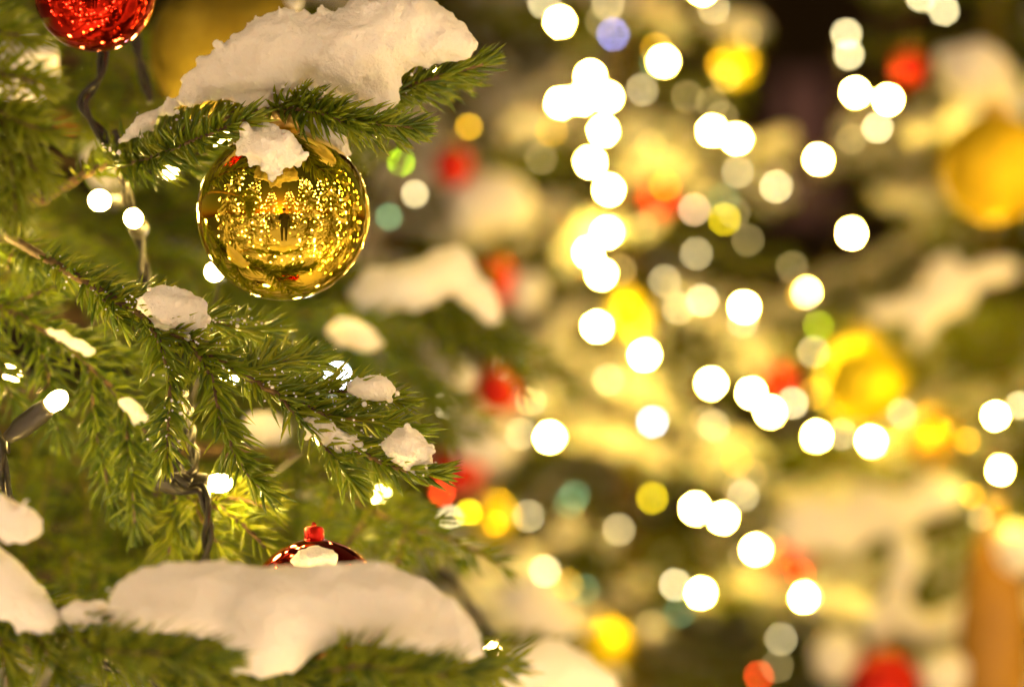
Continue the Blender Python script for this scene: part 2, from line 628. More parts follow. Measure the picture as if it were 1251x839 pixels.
def conifer(name, label, x, y, height, spread, nb, zmin, snowiness, seed, group='decorated firs', azmid=-90, azspread=360, trunk_r=.045, zmax=None, droop=24):
    rnd = random.Random(seed)
    root = empty(name, (x, y, 0))
    tag(root, label, 'fir tree', group)
    tb = MB()
    tb.tube([(x, y, 0), (x + .01, y, height * .4), (x - .005, y, height * .75), (x, y, height)], [trunk_r, trunk_r * .7, trunk_r * .35, .004], 10)
    tb.build('trunk', BARK, root, (x, y, 0))
    sv, sf = [], []
    az = 0
    for k in range(nb):
        z = zmin + ((zmax or height * .97) - zmin) * (k + rnd.random() * .6) / nb
        ln = spread * (1 - z / height) ** .85 * rnd.uniform(.82, 1.12) + .04
        az += 137.5
        a = R(azmid + ((az % 360) - 180) / 360 * azspread + rnd.uniform(-8, 8))
        me, sn = PROTO[k % len(PROTO)]
        s = ln / .45
        tilt = R(droop - 18 * (z / height) + rnd.uniform(-14, 20))
        M = Matrix.Translation((x, y, z)) @ Matrix.Rotation(a, 4, 'Z') @ Matrix.Rotation(tilt, 4, 'Y') @ Matrix.Rotation(R(rnd.uniform(-32, 32)), 4, 'X') @ Matrix.Diagonal((s, s, max(s, .6), 1))
        o = bpy.data.objects.new('branch', me); col.objects.link(o); o.parent = root
        o.matrix_local = Matrix.Translation((-x, -y, 0)) @ M
        if rnd.random() < snowiness:
            b = len(sv)
            sv += [(M @ v.co)[:] for v in sn.vertices]
            sf += [tuple(b + i for i in p.vertices) for p in sn.polygons]
    if sv:
        me = bpy.data.meshes.new('snow'); me.from_pydata(sv, [], sf)
        me.materials.append(SNOW); me.polygons.foreach_set('use_smooth', [True] * len(sf)); me.update()
        o = link('snow', me)
        tag(o, 'snow lying over the branches of the ' + label, 'snow', None, 'stuff')
    return root


mx = P(765, 0, 3.34)
conifer('fir_tree', 'blurred snowy fir in the middle with a column of white lights', mx.x, 3.34, 2.32, .52, 98, .5, .6, 21, azspread=250, trunk_r=.03)
rx = P(1228, 0, 3.45)
conifer('fir_tree', 'blurred snowy fir right of the dark gap', rx.x, 3.5, 2.3, .68, 98, .5, .5, 22, azspread=280)
qx = P(1560, 0, 3.0)
conifer('fir_tree', 'large blurred fir at the right edge with gold baubles', qx.x, 3.0, 2.6, .95, 98, .45, .38, 23, azspread=280)
lx = P(470, 0, 3.9)
conifer('fir_tree', 'dim blurred fir behind the gold bauble', lx.x, 3.95, 2.9, .80, 96, .5, .5, 24, azspread=280)

# ---- lights on the middle tree, one string per run of the cable (order of the run down the tree)
GM = 'light strings on the middle fir'
light_string('bright white light string running down the middle fir as a column',
             [(684, 27, 'white'), (721, 93, 'white'), (685, 126, 'white'), (711, 122, 'white'), (742, 119, 'white'), (737, 160, 'white'),
              (722, 199, 'white'), (744, 232, 'white'), (741, 284, 'white'), (719, 308, 'white'), (734, 334, 'white'), (729, 399, 'white'),
              (787, 434, 'white'), (797, 515, 'cool'), (671, 534, 'white')], 2.96, GM, .03, 1)
light_string('white light string dropping from the top of the middle fir past the yellow bulb',
             [(858, -12, 'white'), (811, 75, 'white'), (870, 160, 'white'), (900, 170, 'white'), (948, 228, 'warm'), (885, 268, 'yellow'),
              (848, 256, 'pink'), (858, 367, 'warm'), (909, 375, 'white'), (869, 468, 'white'), (872, 520, 'soft')], 2.96, GM, .03, 2)
light_string('string of five close white lights low between the middle and right firs',
             [(918, 480, 'white'), (940, 502, 'white'), (968, 492, 'warm'), (998, 532, 'white'), (1028, 530, 'soft'), (1064, 538, 'white'),
              (1102, 505, 'soft')], 2.85, GM, .03, 3)
light_string('light string across the lower middle fir with yellow and green bulbs',
             [(702, 605, 'teal'), (797, 608, 'yellow'), (849, 620, 'white'), (883, 632, 'white'), (908, 605, 'soft'), (923, 671, 'white'),
              (856, 724, 'white'), (825, 714, 'warm'), (714, 720, 'teal'), (666, 697, 'warm')], 2.9, GM, .03, 4)
light_string('faint gold light string with one blue bulb near the top of the middle fir',
             [(665, 3, 'warm'), (743, 6, 'soft'), (749, 42, 'blue'), (840, 118, 'faint'), (880, 78, 'gold'), (912, 75, 'gold'), (758, 330, 'faint'),
              (763, 372, 'gold'), (775, 405, 'gold'), (648, 488, 'soft')], 3.0, GM, .03, 5)
light_string('string of green and yellow bulbs right of the gold bauble',
             [(573, 155, 'gold'), (490, 198, 'lime'), (507, 237, 'soft'), (475, 265, 'teal'), (543, 498, 'soft'), (573, 626, 'yellow'),
              (550, 633, 'soft'), (605, 640, 'gold'), (540, 602, 'red')], 2.42, 'light strings on the dim fir', .02, 6)
rf_ = random.Random(77)
for q, lb in enumerate(('string of faint gold and cream bulbs deep in the upper middle fir', 'string of faint gold and cream bulbs deep in the lower middle fir')):
    yy0 = 10 if q == 0 else 430
    seq = []
    for k in range(24):
        yy = yy0 + 400 * k / 24
        seq.append((rf_.uniform(640 if q == 0 else 560, 930) if yy < 250 else rf_.uniform(600, 1000), yy, rf_.choice(('faint', 'faint', 'faint', 'soft', 'gold', 'teal')) if k % 6 else 'soft', rf_.uniform(2.92, 3.04) if k % 6 else 2.95))
    seq.sort(key=lambda a: a[1])
    light_string(lb, seq, 3.0, GM, .03, 20 + q)
hidden_fill = [(711, 122), (722, 199), (741, 284), (734, 334), (811, 75), (870, 160), (909, 375), (787, 434), (729, 399), (869, 468), (940, 502), (998, 532), (1064, 538), (849, 620), (883, 632),
         (923, 671), (856, 724), (671, 534)]  # extra bulbs right behind the front ones, added to light up the fir
light_string('added light string hidden behind the front bulbs to brighten the middle fir', [(a + rf_.uniform(-2, 2), b + rf_.uniform(-2, 2), 'hidden_fill', 3.09) for a, b in hidden_fill], 3.09, GM, .03, 25)
light_string('added light string hidden behind the front bulbs to brighten the right fir', [(1000, 195, 'hidden_fill', 2.95), (1045, 115, 'hidden_fill', 2.95), (1085, 122, 'hidden_fill', 2.95), (1040, 284, 'hidden_fill', 2.9), (985, 357, 'hidden_fill', 2.95), (1216, 508, 'hidden_fill', 2.62), (1222, 573, 'hidden_fill', 2.62), (982, 728, 'hidden_fill', 2.9)], 2.9, 'light strings on the right firs', .03, 26)  # same for the right firs: concealed bulbs added for more glow
GR = 'light strings on the right firs'
light_string('white light string down the left side of the right fir',
             [(1153, 13, 'warm'), (1125, -4, 'warm'), (1034, 42, 'warm'), (1037, 67, 'warm'), (1045, 113, 'white'), (1085, 122, 'white'), (1072, 156, 'warm'),
              (1040, 170, 'faint'), (1000, 195, 'white'), (1040, 286, 'white'), (985, 359, 'warm'), (1000, 398, 'green')], 2.78, GR, .03, 7)
light_string('small light string at the right edge of the photo',
             [(1245, 495, 'soft'), (1216, 508, 'white'), (1222, 575, 'white'), (1182, 538, 'gold'), (1187, 605, 'gold'), (1198, 632, 'faint'), (1250, 655, 'warm')],
             2.45, GR, .02, 8)
light_string('short string of a red and a white bulb on a dark branch at lower right',
             [(978, 700, 'red'), (982, 730, 'white'), (927, 825, 'red')], 2.75, GR, .02, 9)

# ---- baubles hung far back
GB = 'blurred baubles in the background'
for nm, lb, px, py, D, rp, m in (
        ('bauble', 'large blurred orange gold bauble at the right edge', 1215, 205, 2.35, 66, GOLD_SATIN),
        ('bauble', 'blurred bright yellow gold bauble right of the white lights', 1056, 466, 2.7, 55, GOLD_YELLOW),
        ('bauble', 'blurred glittering gold bauble beside the row of white lights', 1140, 535, 2.55, 36, GOLD_GLITTER),
        ('bauble', 'blurred red bauble right of the lime green light', 553, 203, 2.7, 24, RED_SATIN),
        ('bauble', 'blurred dark red bauble below the snowy branch tip', 608, 478, 2.75, 30, RED_SATIN),
        ('bauble', 'blurred red bauble beside the snowy sprig tip', 556, 575, 2.7, 34, RED_SATIN),
        ('bauble', 'blurred red bauble behind the snowy middle branch', 603, 345, 2.8, 26, RED_SATIN),
        ('bauble', 'blurred red bauble on the right of the column of lights', 808, 240, 3.0, 20, RED_SATIN),
        ('bauble', 'blurred red bauble high on the right fir', 1112, 82, 2.9, 20, RED_SATIN),
        ('bauble', 'blurred red bauble at the bottom right of the photo', 1082, 842, 2.6, 46, RED_SATIN),
        ('bauble', 'blurred gold bauble high on the middle fir', 900, 78, 3.05, 24, GOLD_YELLOW),
        ('bauble', 'blurred gold bauble at the bottom of the middle fir', 738, 790, 2.85, 30, GOLD_YELLOW),
        ('bauble', 'blurred gold bauble left of the dark hollow', 600, 635, 2.75, 26, GOLD_YELLOW),
        ('bauble', 'blurred gold bauble beside the column of lights', 768, 385, 3.05, 26, GOLD_YELLOW),
        ('bauble', 'small red bauble on the dark branch at lower right', 968, 690, 2.85, 22, RED_SATIN),
        ('bauble', 'blurred red bauble above the five close white lights', 955, 470, 3.05, 24, RED_SATIN)):
    bauble(nm, lb, P(px, py, D), rp * pm(D), m, CAPMETAL, group=GB, segs=24, hang=.03)

# hanging gold drop at the lower right
c = P(1215, 745, 2.5)
rt = empty('ornament', c); tag(rt, 'blurred orange gold drop ornament hanging at the lower right', 'ornament', GB)
b = MB(); b.lathe(c, (0, 0, 1), [(.0005, -.125), (.018, -.115), (.030, -.07), (.032, -.02), (.024, .04), (.012, .075), (.005, .085)], 20); b.build('body', RIBBON, rt, c)
b = MB(); b.lathe(c, (0, 0, 1), [(.007, .083), (.0075, .098), (.0002, .1)], 12)
b.tube([c + Vector((0, 0, .1)), c + Vector((0, 0, .12))], .0008, 5); b.build('cap', CAPMETAL, rt, c)

# ---- snow lumps one can tell apart in the background
GS = 'snow lumps on the blurred firs'
BGS = [
    ('long blurred snow ridge high across the right fir', [(1040, 372), (1085, 365), (1120, 352), (1138, 318), (1165, 300), (1178, 328), (1215, 312), (1255, 322), (1238, 342), (1195, 352), (1182, 382), (1150, 392), (1132, 425), (1110, 420), (1112, 394), (1070, 396)], 2.62, .016),
    ('broad blurred snow lump below the white lights at the right', [(945, 625), (985, 600), (1030, 612), (1060, 588), (1100, 600), (1140, 575), (1185, 590), (1172, 632), (1128, 640), (1108, 662), (1066, 655), (1040, 682), (1000, 672), (978, 684), (952, 662)], 2.65, .018),
    ('tall blurred snow streak hanging at the lower right', [(1090, 655), (1125, 648), (1128, 690), (1112, 728), (1130, 748), (1168, 735), (1188, 712), (1195, 745), (1165, 780), (1120, 790), (1098, 772), (1062, 795), (1052, 758), (1080, 720)], 2.62, .017),
    ('small blurred snow lump at the bottom right beside the red bauble', [(990, 790), (1020, 765), (1050, 775), (1055, 815), (1030, 839), (995, 830)], 2.62, .025),
    ('yellow lit snow lump at the bottom right beside the drop ornament', [(1125, 810), (1160, 795), (1195, 805), (1195, 850), (1130, 850)], 2.5, .025),
    ('blurred snow lump at the far right edge below the lights', [(1205, 650), (1245, 635), (1275, 660), (1275, 700), (1240, 705), (1215, 680)], 2.45, .025),
    ('blurred snow lump at the top right corner', [(1140, 60), (1200, 40), (1240, 80), (1230, 120), (1180, 130), (1150, 110)], 2.5, .03),
    ('grey blurred snow lump right of the red bauble behind the branch', [(620, 340), (650, 325), (670, 350), (655, 385), (625, 380)], 2.7, .02),
    ('blurred snow lump left of the column of lights', [(545, 235), (590, 205), (640, 215), (660, 250), (630, 280), (560, 275)], 2.75, .025),
    ('blurred snow lump below the warm bulb in the middle', [(540, 520), (580, 495), (625, 510), (645, 550), (610, 575), (560, 560)], 2.65, .025),
    ('blurred snow lump above the gold bauble at the bottom', [(600, 720), (650, 690), (690, 720), (720, 765), (690, 790), (630, 770)], 2.65, .025),
]
for i, (lb, poly, D, rm) in enumerate(BGS):
    snow(lb, poly, D, rm, voxel=.005, amp=.003, freq=40, sm=2, group=GS, seed=30 + i, crumbs=0)

# ================================================================== NEAR TREE
TX, TY = -.62, 1.85
near = empty('fir_tree', (TX, TY, 0))
tag(near, 'near green fir filling the left half, with sharp needles and snow', 'fir tree', 'decorated firs')
tb = MB(); tb.tube([(TX, TY, 0), (TX + .01, TY, 1.0), (TX, TY, 1.8), (TX, TY, 2.9)], [.06, .045, .03, .004], 14)
tb.build('trunk', BARK, near, (TX, TY, 0))


def px_path(lst):
    return [P(*q) for q in lst]


def branch_hand(stem, twigs, L=.0172, dens=1500, r0=.0024, r1=.001, bare=0.0, root_to_trunk=True, tones=(1, 1, 2, 3), w=.0019, stem_dens=None):
    """stem and twigs as (px, py, D) runs; every twig is a sub-part of the branch"""
    pts = px_path(stem)
    b = MB()
    b.twig(pts, r0, r1, L, (stem_dens or dens) * 1.35, True, tones, start=bare, w=w)
    if root_to_trunk:
        z = pts[0].z + .03
        b.tube(smooth_path([Vector((TX, TY, z)), Vector((TX, TY, z)).lerp(pts[0], .5) + Vector((0, 0, .01)), pts[0]], 6), [.006] * 6 + [.0035] * 7, 7)
    br = b.build('branch', TREEMATS, near, pts[0])
    for t in twigs:
        q = px_path(t)
        m = MB(); m.twig(q, .0012, .0007, L, dens * 1.45, True, tones, w=w)
        m.build('twig', TREEMATS, br, q[0])
    return br


random.seed(5)
# the sharp sprig in the middle
branch_hand([(8, 288, 1.37), (60, 318, 1.34), (105, 345, 1.32), (180, 388, 1.30), (250, 428, 1.29), (325, 474, 1.285), (395, 508, 1.28), (430, 545, 1.275), (480, 570, 1.27), (532, 580, 1.265)],
            [[(175, 388, 1.30), (196, 420, 1.29), (207, 475, 1.28), (205, 530, 1.27), (203, 560, 1.265)],
             [(228, 415, 1.29), (258, 460, 1.28), (272, 520, 1.275), (300, 575, 1.27), (322, 598, 1.265)],
             [(205, 400, 1.30), (250, 392, 1.31), (290, 402, 1.33), (330, 402, 1.35)],
             [(110, 348, 1.32), (130, 370, 1.31), (150, 395, 1.305)],
             [(335, 478, 1.285), (385, 480, 1.29), (430, 478, 1.29), (487, 490, 1.295)],
             [(338, 482, 1.28), (375, 520, 1.275), (405, 556, 1.27), (432, 590, 1.265)],
             [(395, 508, 1.28), (440, 512, 1.285), (482, 520, 1.29), (505, 530, 1.29)],
             [(300, 460, 1.285), (330, 445, 1.30), (365, 440, 1.32), (395, 446, 1.335)],
             [(150, 372, 1.31), (182, 372, 1.32), (215, 375, 1.34)]],
            bare=.13, dens=1300)
# branch under the big snow clump
branch_hand([(55, 242, 1.42), (110, 210, 1.39), (165, 185, 1.36), (240, 152, 1.34), (325, 132, 1.338), (410, 130, 1.34), (470, 116, 1.335), (530, 96, 1.325), (590, 78, 1.325)],
            [[(140, 205, 1.36), (185, 192, 1.325), (235, 172, 1.295), (300, 146, 1.275)],
             [(150, 195, 1.36), (205, 195, 1.36), (260, 185, 1.37)],
             [(320, 130, 1.325), (380, 136, 1.295), (440, 148, 1.285), (505, 156, 1.285)],
             [(360, 120, 1.31), (400, 140, 1.29), (440, 160, 1.29), (500, 165, 1.31)],
             [(470, 118, 1.32), (520, 110, 1.35), (570, 100, 1.38)]],
            bare=.12, dens=1450, tones=(1, 1, 2, 3))
# blurred close needles at the upper left
branch_hand([(-120, 60, 1.20), (-60, 100, 1.19), (0, 150, 1.18), (50, 215, 1.175)],
            [[(-60, 100, 1.19), (0, 90, 1.17), (55, 105, 1.16)], [(-30, 125, 1.185), (10, 190, 1.18), (20, 260, 1.18)],
             [(-60, 100, 1.19), (-20, 170, 1.18), (-10, 250, 1.18)], [(-100, 20, 1.2), (-40, 30, 1.18), (30, 45, 1.17)], [(-20, 130, 1.18), (30, 150, 1.17), (60, 165, 1.17)]],
            dens=1600, tones=(3, 3, 3, 1), L=.018)
# darker twigs below and left of the sprig
branch_hand([(-80, 350, 1.42), (0, 375, 1.40), (80, 420, 1.39), (150, 490, 1.38), (200, 570, 1.38), (225, 650, 1.38)],
            [[(0, 375, 1.40), (40, 360, 1.39), (70, 350, 1.38)], [(40, 395, 1.40), (60, 460, 1.39), (70, 530, 1.39)],
             [(80, 420, 1.39), (130, 430, 1.40), (185, 465, 1.40)], [(110, 450, 1.39), (120, 540, 1.38), (140, 620, 1.38)], [(150, 490, 1.38), (160, 570, 1.37), (165, 640, 1.37)],
             [(-40, 360, 1.41), (-10, 430, 1.40), (20, 500, 1.40)], [(10, 330, 1.40), (20, 300, 1.38), (45, 320, 1.37)]],
            dens=1500, tones=(1, 2, 2, 1))
# branch below the lower snow slab
branch_hand([(-60, 690, 1.20), (40, 745, 1.18), (140, 772, 1.17), (260, 790, 1.165), (380, 812, 1.16), (500, 812, 1.155), (590, 800, 1.15)],
            [[(60, 752, 1.18), (130, 800, 1.165), (200, 830, 1.16)], [(150, 775, 1.17), (220, 815, 1.16), (290, 845, 1.155)],
             [(200, 780, 1.17), (240, 770, 1.175), (280, 775, 1.18)], [(300, 800, 1.165), (370, 835, 1.16), (430, 850, 1.155)],
             [(420, 812, 1.16), (480, 835, 1.155), (545, 838, 1.15)], [(20, 740, 1.18), (60, 800, 1.17), (90, 850, 1.165)],
             [(520, 812, 1.155), (570, 822, 1.16), (620, 812, 1.165)],
             [(95, 792, 1.15), (150, 795, 1.125), (210, 798, 1.118), (268, 806, 1.115)], [(400, 818, 1.15), (450, 812, 1.128), (520, 822, 1.122), (585, 826, 1.125)], [(-20, 720, 1.19), (0, 780, 1.18), (10, 840, 1.18)]],
            dens=1600, tones=(1, 3, 3, 2), L=.018)


branch_hand([(190, 600, 1.40), (250, 612, 1.375), (290, 635, 1.365), (325, 668, 1.36)],
            [[(240, 610, 1.38), (285, 608, 1.37), (330, 620, 1.365)], [(235, 606, 1.38), (250, 640, 1.37), (275, 675, 1.365)], [(225, 604, 1.385), (212, 640, 1.38), (205, 680, 1.375)]],
            dens=1100, tones=(3, 3, 1), L=.019, root_to_trunk=False)  # lighter needle tones imitate the glow of the bulb beside them


def spray(stem, ntw, tl, seed, L=.018, dens=900, tones=(1, 1, 2, 3), up=Vector((0, 0, 1)), w=.0019, root=True):
    """whole branch of one mesh: stem with side twigs to left and right, out of focus"""
    rnd = random.Random(seed); random.seed(seed)
    pts = smooth_path(px_path(stem), 8)
    b = MB()
    b.twig(px_path(stem), .003, .001, L, dens, False, tones, w=w)
    for j in range(ntw):
        t = .12 + .83 * j / max(ntw - 1, 1)
        i = min(int(t * (len(pts) - 1)), len(pts) - 2)
        d = (pts[i + 1] - pts[i]).normalized()
        sd = d.cross(up).normalized() * (1 if j % 2 else -1)
        ln = tl * (1 - .65 * t) * rnd.uniform(.75, 1.2)
        a = R(rnd.uniform(38, 60))
        dd = d * math.cos(a) + sd * math.sin(a) + Vector((0, 0, rnd.uniform(-.45, .12)))
        b.twig([pts[i], pts[i] + dd * ln * .5, pts[i] + dd * ln + Vector((0, 0, -.1 * ln))], .0016, .0008, L, dens, False, tones, w=w)
    if root:
        z = pts[0].z + .03
        b.tube(smooth_path([Vector((TX, TY, z)), Vector((TX, TY, z)).lerp(pts[0], .5), pts[0]], 4), .0045, 6)
    return b.build('branch', TREEMATS, near, pts[0])


SPR = [
    ([(-60, 180, 1.65), (60, 250, 1.6), (160, 310, 1.58), (240, 330, 1.57)], 12, .13),
    ([(-40, 60, 1.7), (80, 110, 1.66), (160, 150, 1.62), (230, 190, 1.6)], 12, .13),
    ([(-60, 300, 1.75), (100, 290, 1.72), (220, 260, 1.7), (330, 240, 1.68)], 12, .15),
    ([(60, 330, 1.7), (220, 370, 1.66), (340, 380, 1.62), (450, 395, 1.6)], 14, .13),
    ([(100, 380, 1.8), (280, 400, 1.76), (420, 420, 1.72), (520, 470, 1.7)], 14, .15),
    ([(200, 330, 1.9), (380, 380, 1.85), (500, 380, 1.8), (630, 425, 1.76)], 14, .15),
    ([(200, 400, 1.9), (340, 350, 1.86), (440, 340, 1.82), (560, 330, 1.8)], 14, .13),
    ([(-60, 460, 1.55), (40, 520, 1.52), (110, 580, 1.5), (150, 660, 1.49)], 12, .12),
    ([(-60, 560, 1.6), (60, 590, 1.56), (180, 620, 1.54), (280, 660, 1.52)], 14, .13),
    ([(60, 480, 1.7), (200, 540, 1.66), (300, 600, 1.63), (390, 640, 1.6)], 14, .14),
    ([(150, 520, 1.7), (300, 560, 1.64), (410, 600, 1.54), (515, 655, 1.48)], 14, .12),
    ([(100, 640, 1.62), (220, 650, 1.56), (330, 630, 1.52), (420, 620, 1.5)], 12, .12),
    ([(-60, 640, 1.5), (40, 660, 1.46), (120, 690, 1.44), (200, 720, 1.42)], 12, .12),
    ([(40, 700, 1.5), (160, 720, 1.48), (300, 730, 1.46), (420, 760, 1.45)], 12, .12),
    ([(-20, 780, 1.45), (120, 800, 1.42), (260, 830, 1.4), (400, 850, 1.38)], 12, .12),
    ([(200, 760, 1.7), (360, 790, 1.66), (500, 800, 1.62), (610, 830, 1.6)], 14, .13),
    ([(260, 820, 1.8), (420, 810, 1.76), (560, 800, 1.72), (700, 830, 1.7)], 14, .13),
    ([(-60, 20, 1.8), (120, 40, 1.75), (260, 30, 1.7), (420, 60, 1.68)], 14, .15),
    ([(-60, -40, 1.6), (60, 20, 1.55), (150, 90, 1.52), (180, 150, 1.5)], 10, .12),
    ([(-60, 230, 1.5), (0, 250, 1.47), (40, 290, 1.46), (80, 330, 1.45)], 8, .1),
    ([(0, 520, 1.85), (200, 480, 1.8), (340, 470, 1.76), (470, 520, 1.72)], 14, .15),
    ([(100, 200, 1.85), (260, 280, 1.8), (380, 330, 1.76), (470, 430, 1.72)], 14, .14),
    ([(360, 560, 1.5), (420, 590, 1.46), (500, 618, 1.44)], 8, .05),
    ([(200, 80, 1.8), (300, 120, 1.74), (370, 150, 1.7), (400, 180, 1.68)], 10, .08),
]
for i, (st, n, tl) in enumerate(SPR):
    if i not in (10, 16): st = [(a, b_, d + .11 if d < 1.7 else d + .05) for a, b_, d in st]
    spray(st, n, tl, 50 + i)
random.seed(3)

# ---- snow on the near fir
snow('big white snow cap on the branch above the gold bauble',
     [(128, 178), (170, 140), (215, 118), (228, 92), (262, 62), (292, 36), (325, 14), (348, 6), (366, 14), (374, 22), (396, 9), (412, 20), (432, -4), (478, -26), (522, -8), (560, 26), (582, 50), (580, 68), (545, 80), (508, 84), (489, 100), (493, 126), (466, 140), (430, 133), (402, 116), (372, 104), (362, 118), (335, 134), (300, 132), (268, 122), (235, 128), (205, 142), (165, 172), (140, 184)],
     1.32, .024, seed=1, voxel=.0014, amp=.0016, freq=110, sm=3, crumbs=.3)
snow('thick blurred snow slab along the bottom, hiding a red bauble',
     [(130, 728), (150, 706), (200, 688), (250, 682), (330, 688), (420, 686), (470, 680), (520, 706), (560, 736), (588, 770), (592, 800), (570, 812), (520, 800), (465, 790), (430, 782), (388, 800), (360, 824), (315, 830), (280, 812), (272, 782), (215, 775), (150, 768)],
     1.15, .026, seed=2, amp=.0013, sm=8, freq=60, dj=.1, crumbs=.25)
snow('small snow lump at the left end of the bottom slab',
     [(72, 745), (95, 732), (125, 735), (150, 755), (145, 775), (105, 772), (75, 765)], 1.17, .012, seed=3)
snow('long snow streak falling along the lower left edge',
     [(-40, 640), (0, 668), (30, 700), (62, 735), (76, 765), (50, 775), (10, 755), (-40, 730)], 1.17, .02, seed=4)
snow('round snow lump at the left edge above the long streak',
     [(-40, 610), (0, 602), (35, 615), (55, 640), (50, 660), (10, 658), (-40, 650)], 1.16, .014, seed=5)
snow('grainy snow pad caught on the sharp sprig under the gold bauble',
     [(164, 364), (192, 350), (232, 355), (256, 370), (252, 396), (245, 412), (215, 408), (195, 402), (176, 386)], 1.291, .013, crumbs=.15, seed=6, voxel=.0011, amp=.0010, freq=230, sm=3)
snow('thin snow strip right of the grainy pad on the sprig',
     [(255, 392), (285, 388), (308, 396), (285, 404), (258, 402)], 1.335, .004, seed=7, voxel=.0011, amp=.0008, freq=200, sm=1)
snow('oval snow lump on the upper tip of the sharp sprig',
     [(426, 468), (452, 456), (476, 461), (487, 478), (470, 492), (440, 488), (422, 478)], 1.284, .010, crumbs=.15, seed=8, voxel=.001, amp=.0007, freq=230, sm=3)
snow('ragged snow lump in the fork of the sharp sprig',
     [(366, 508), (390, 508), (418, 524), (446, 540), (440, 552), (412, 554), (388, 538), (370, 526)], 1.273, .009, crumbs=.15, seed=9, voxel=.001, amp=.0008, freq=230, sm=3)
snow('cone shaped snow lump on the lowest tip of the sharp sprig',
     [(464, 542), (486, 522), (508, 522), (526, 545), (531, 568), (505, 574), (476, 562)], 1.268, .011, crumbs=.15, seed=10, voxel=.001, amp=.0007, freq=230, sm=3)
snow('snow tuft lying on top of the shiny gold bauble',
     [(288, 178), (298, 160), (325, 150), (352, 162), (368, 178), (368, 198), (345, 206), (330, 216), (312, 200)], 1.278, .012, seed=11, voxel=.0013, amp=.0016, freq=150, sm=2)
snow('snow lump behind the hook of the shiny gold bauble',
     [(326, 150), (345, 136), (375, 140), (402, 138), (420, 158), (426, 190), (410, 198), (376, 178)], 1.322, .014, seed=12, voxel=.0017)
snow('blurred humped snow ridge on the branch right of the gold bauble',
     [(425, 352), (445, 330), (500, 318), (545, 300), (572, 305), (582, 330), (605, 355), (616, 392), (600, 400), (575, 378), (548, 360), (520, 378), (470, 386), (430, 384)], 1.76, .026, seed=13, voxel=.003, amp=.002, freq=50)
snow('blurred snow wedge below the humped ridge',
     [(395, 395), (425, 388), (455, 400), (468, 425), (445, 430), (410, 420)], 1.66, .014, seed=14, voxel=.003)
snow('dim blurred snow hump behind the sprig tip',
     [(470, 460), (510, 435), (550, 428), (580, 445), (585, 470), (540, 482), (490, 480)], 1.9, .024, seed=15, voxel=.003)
snow('blurred snow lump at the upper left edge beside the cable',
     [(-20, 70), (10, 45), (45, 42), (70, 65), (75, 95), (55, 120), (10, 125), (-20, 110)], 1.5, .02, seed=16, voxel=.003)
snow('blurred snow lump at the bottom right of the slab',
     [(600, 805), (640, 790), (680, 780), (720, 800), (755, 830), (760, 850), (600, 850)], 1.62, .024, seed=17, voxel=.003)
snow('blurred snow patch under the sprig beside the red bauble',
     [(355, 600), (390, 575), (440, 580), (470, 600), (460, 625), (400, 622)], 1.62, .014, seed=18, voxel=.003)
snow('narrow snow streak on the dark twig at the left',
     [(45, 400), (70, 398), (110, 420), (125, 432), (105, 436), (70, 418)], 1.375, .007, seed=19, voxel=.0018)
snow('snow scrap on the dark twig beneath the sprig',
     [(140, 488), (160, 484), (180, 505), (178, 524), (160, 515)], 1.37, .007, seed=20, voxel=.0018)
snow('blurred snow patch behind the cable at the top left',
     [(95, 165), (130, 170), (165, 200), (150, 235), (110, 225)], 1.66, .02, seed=21, voxel=.003)
snow('blurred snow patch in the shade behind the sprig',
     [(290, 510), (330, 500), (355, 520), (345, 545), (300, 540)], 1.6, .014, seed=22, voxel=.003)
snow('snow patch on top of the blurred matt gold bauble',
     [(250, 8), (280, -8), (330, -8), (372, 4), (350, 20), (290, 22)], 1.545, .012, seed=23, voxel=.003)
snow('snow crust on the hidden red bauble at the bottom',
     [(350, 692), (358, 676), (384, 664), (410, 674), (418, 692)], 1.258, .004, seed=24, voxel=.002)

# powder left on twigs of the sharp sprig
bm = bmesh.new(); rp = random.Random(9)
for a, b_, nn in (((150, 372, 1.30), (330, 474, 1.28), 70), ((330, 474, 1.28), (520, 575, 1.262), 70), ((345, 470, 1.285), (480, 480, 1.28), 40), ((230, 396, 1.30), (320, 400, 1.33), 40),
                  ((180, 165, 1.33), (300, 128, 1.29), 45), ((330, 120, 1.30), (500, 128, 1.295), 50), ((205, 420, 1.285), (205, 540, 1.265), 22), ((60, 330, 1.335), (160, 375, 1.305), 18)):
    for k in range(nn):
        t = rp.random(); pa = P(*a).lerp(P(*b_), t)
        rr = rp.uniform(.00025, .0007) * (1.0 if rp.random() < .9 else 2.0)
        c_ = pa + Vector((rp.gauss(0, .004), rp.gauss(-.004, .004), rp.gauss(.002, .004)))
        bmesh.ops.create_icosphere(bm, subdivisions=1, radius=1.0, matrix=Matrix.Translation(c_) @ Matrix.Rotation(rp.random() * 3, 4, 'X') @ Matrix.Diagonal((rr, rr * rp.uniform(.6, 1.2), rr * rp.uniform(.5, 1), 1)))
me = bpy.data.meshes.new('snow_powder'); bm.to_mesh(me); bm.free(); me.materials.append(SNOW)
tag(link('snow_powder', me), 'fine snow powder dusted over the needles of the sharp sprigs', 'snow powder', None, 'stuff')

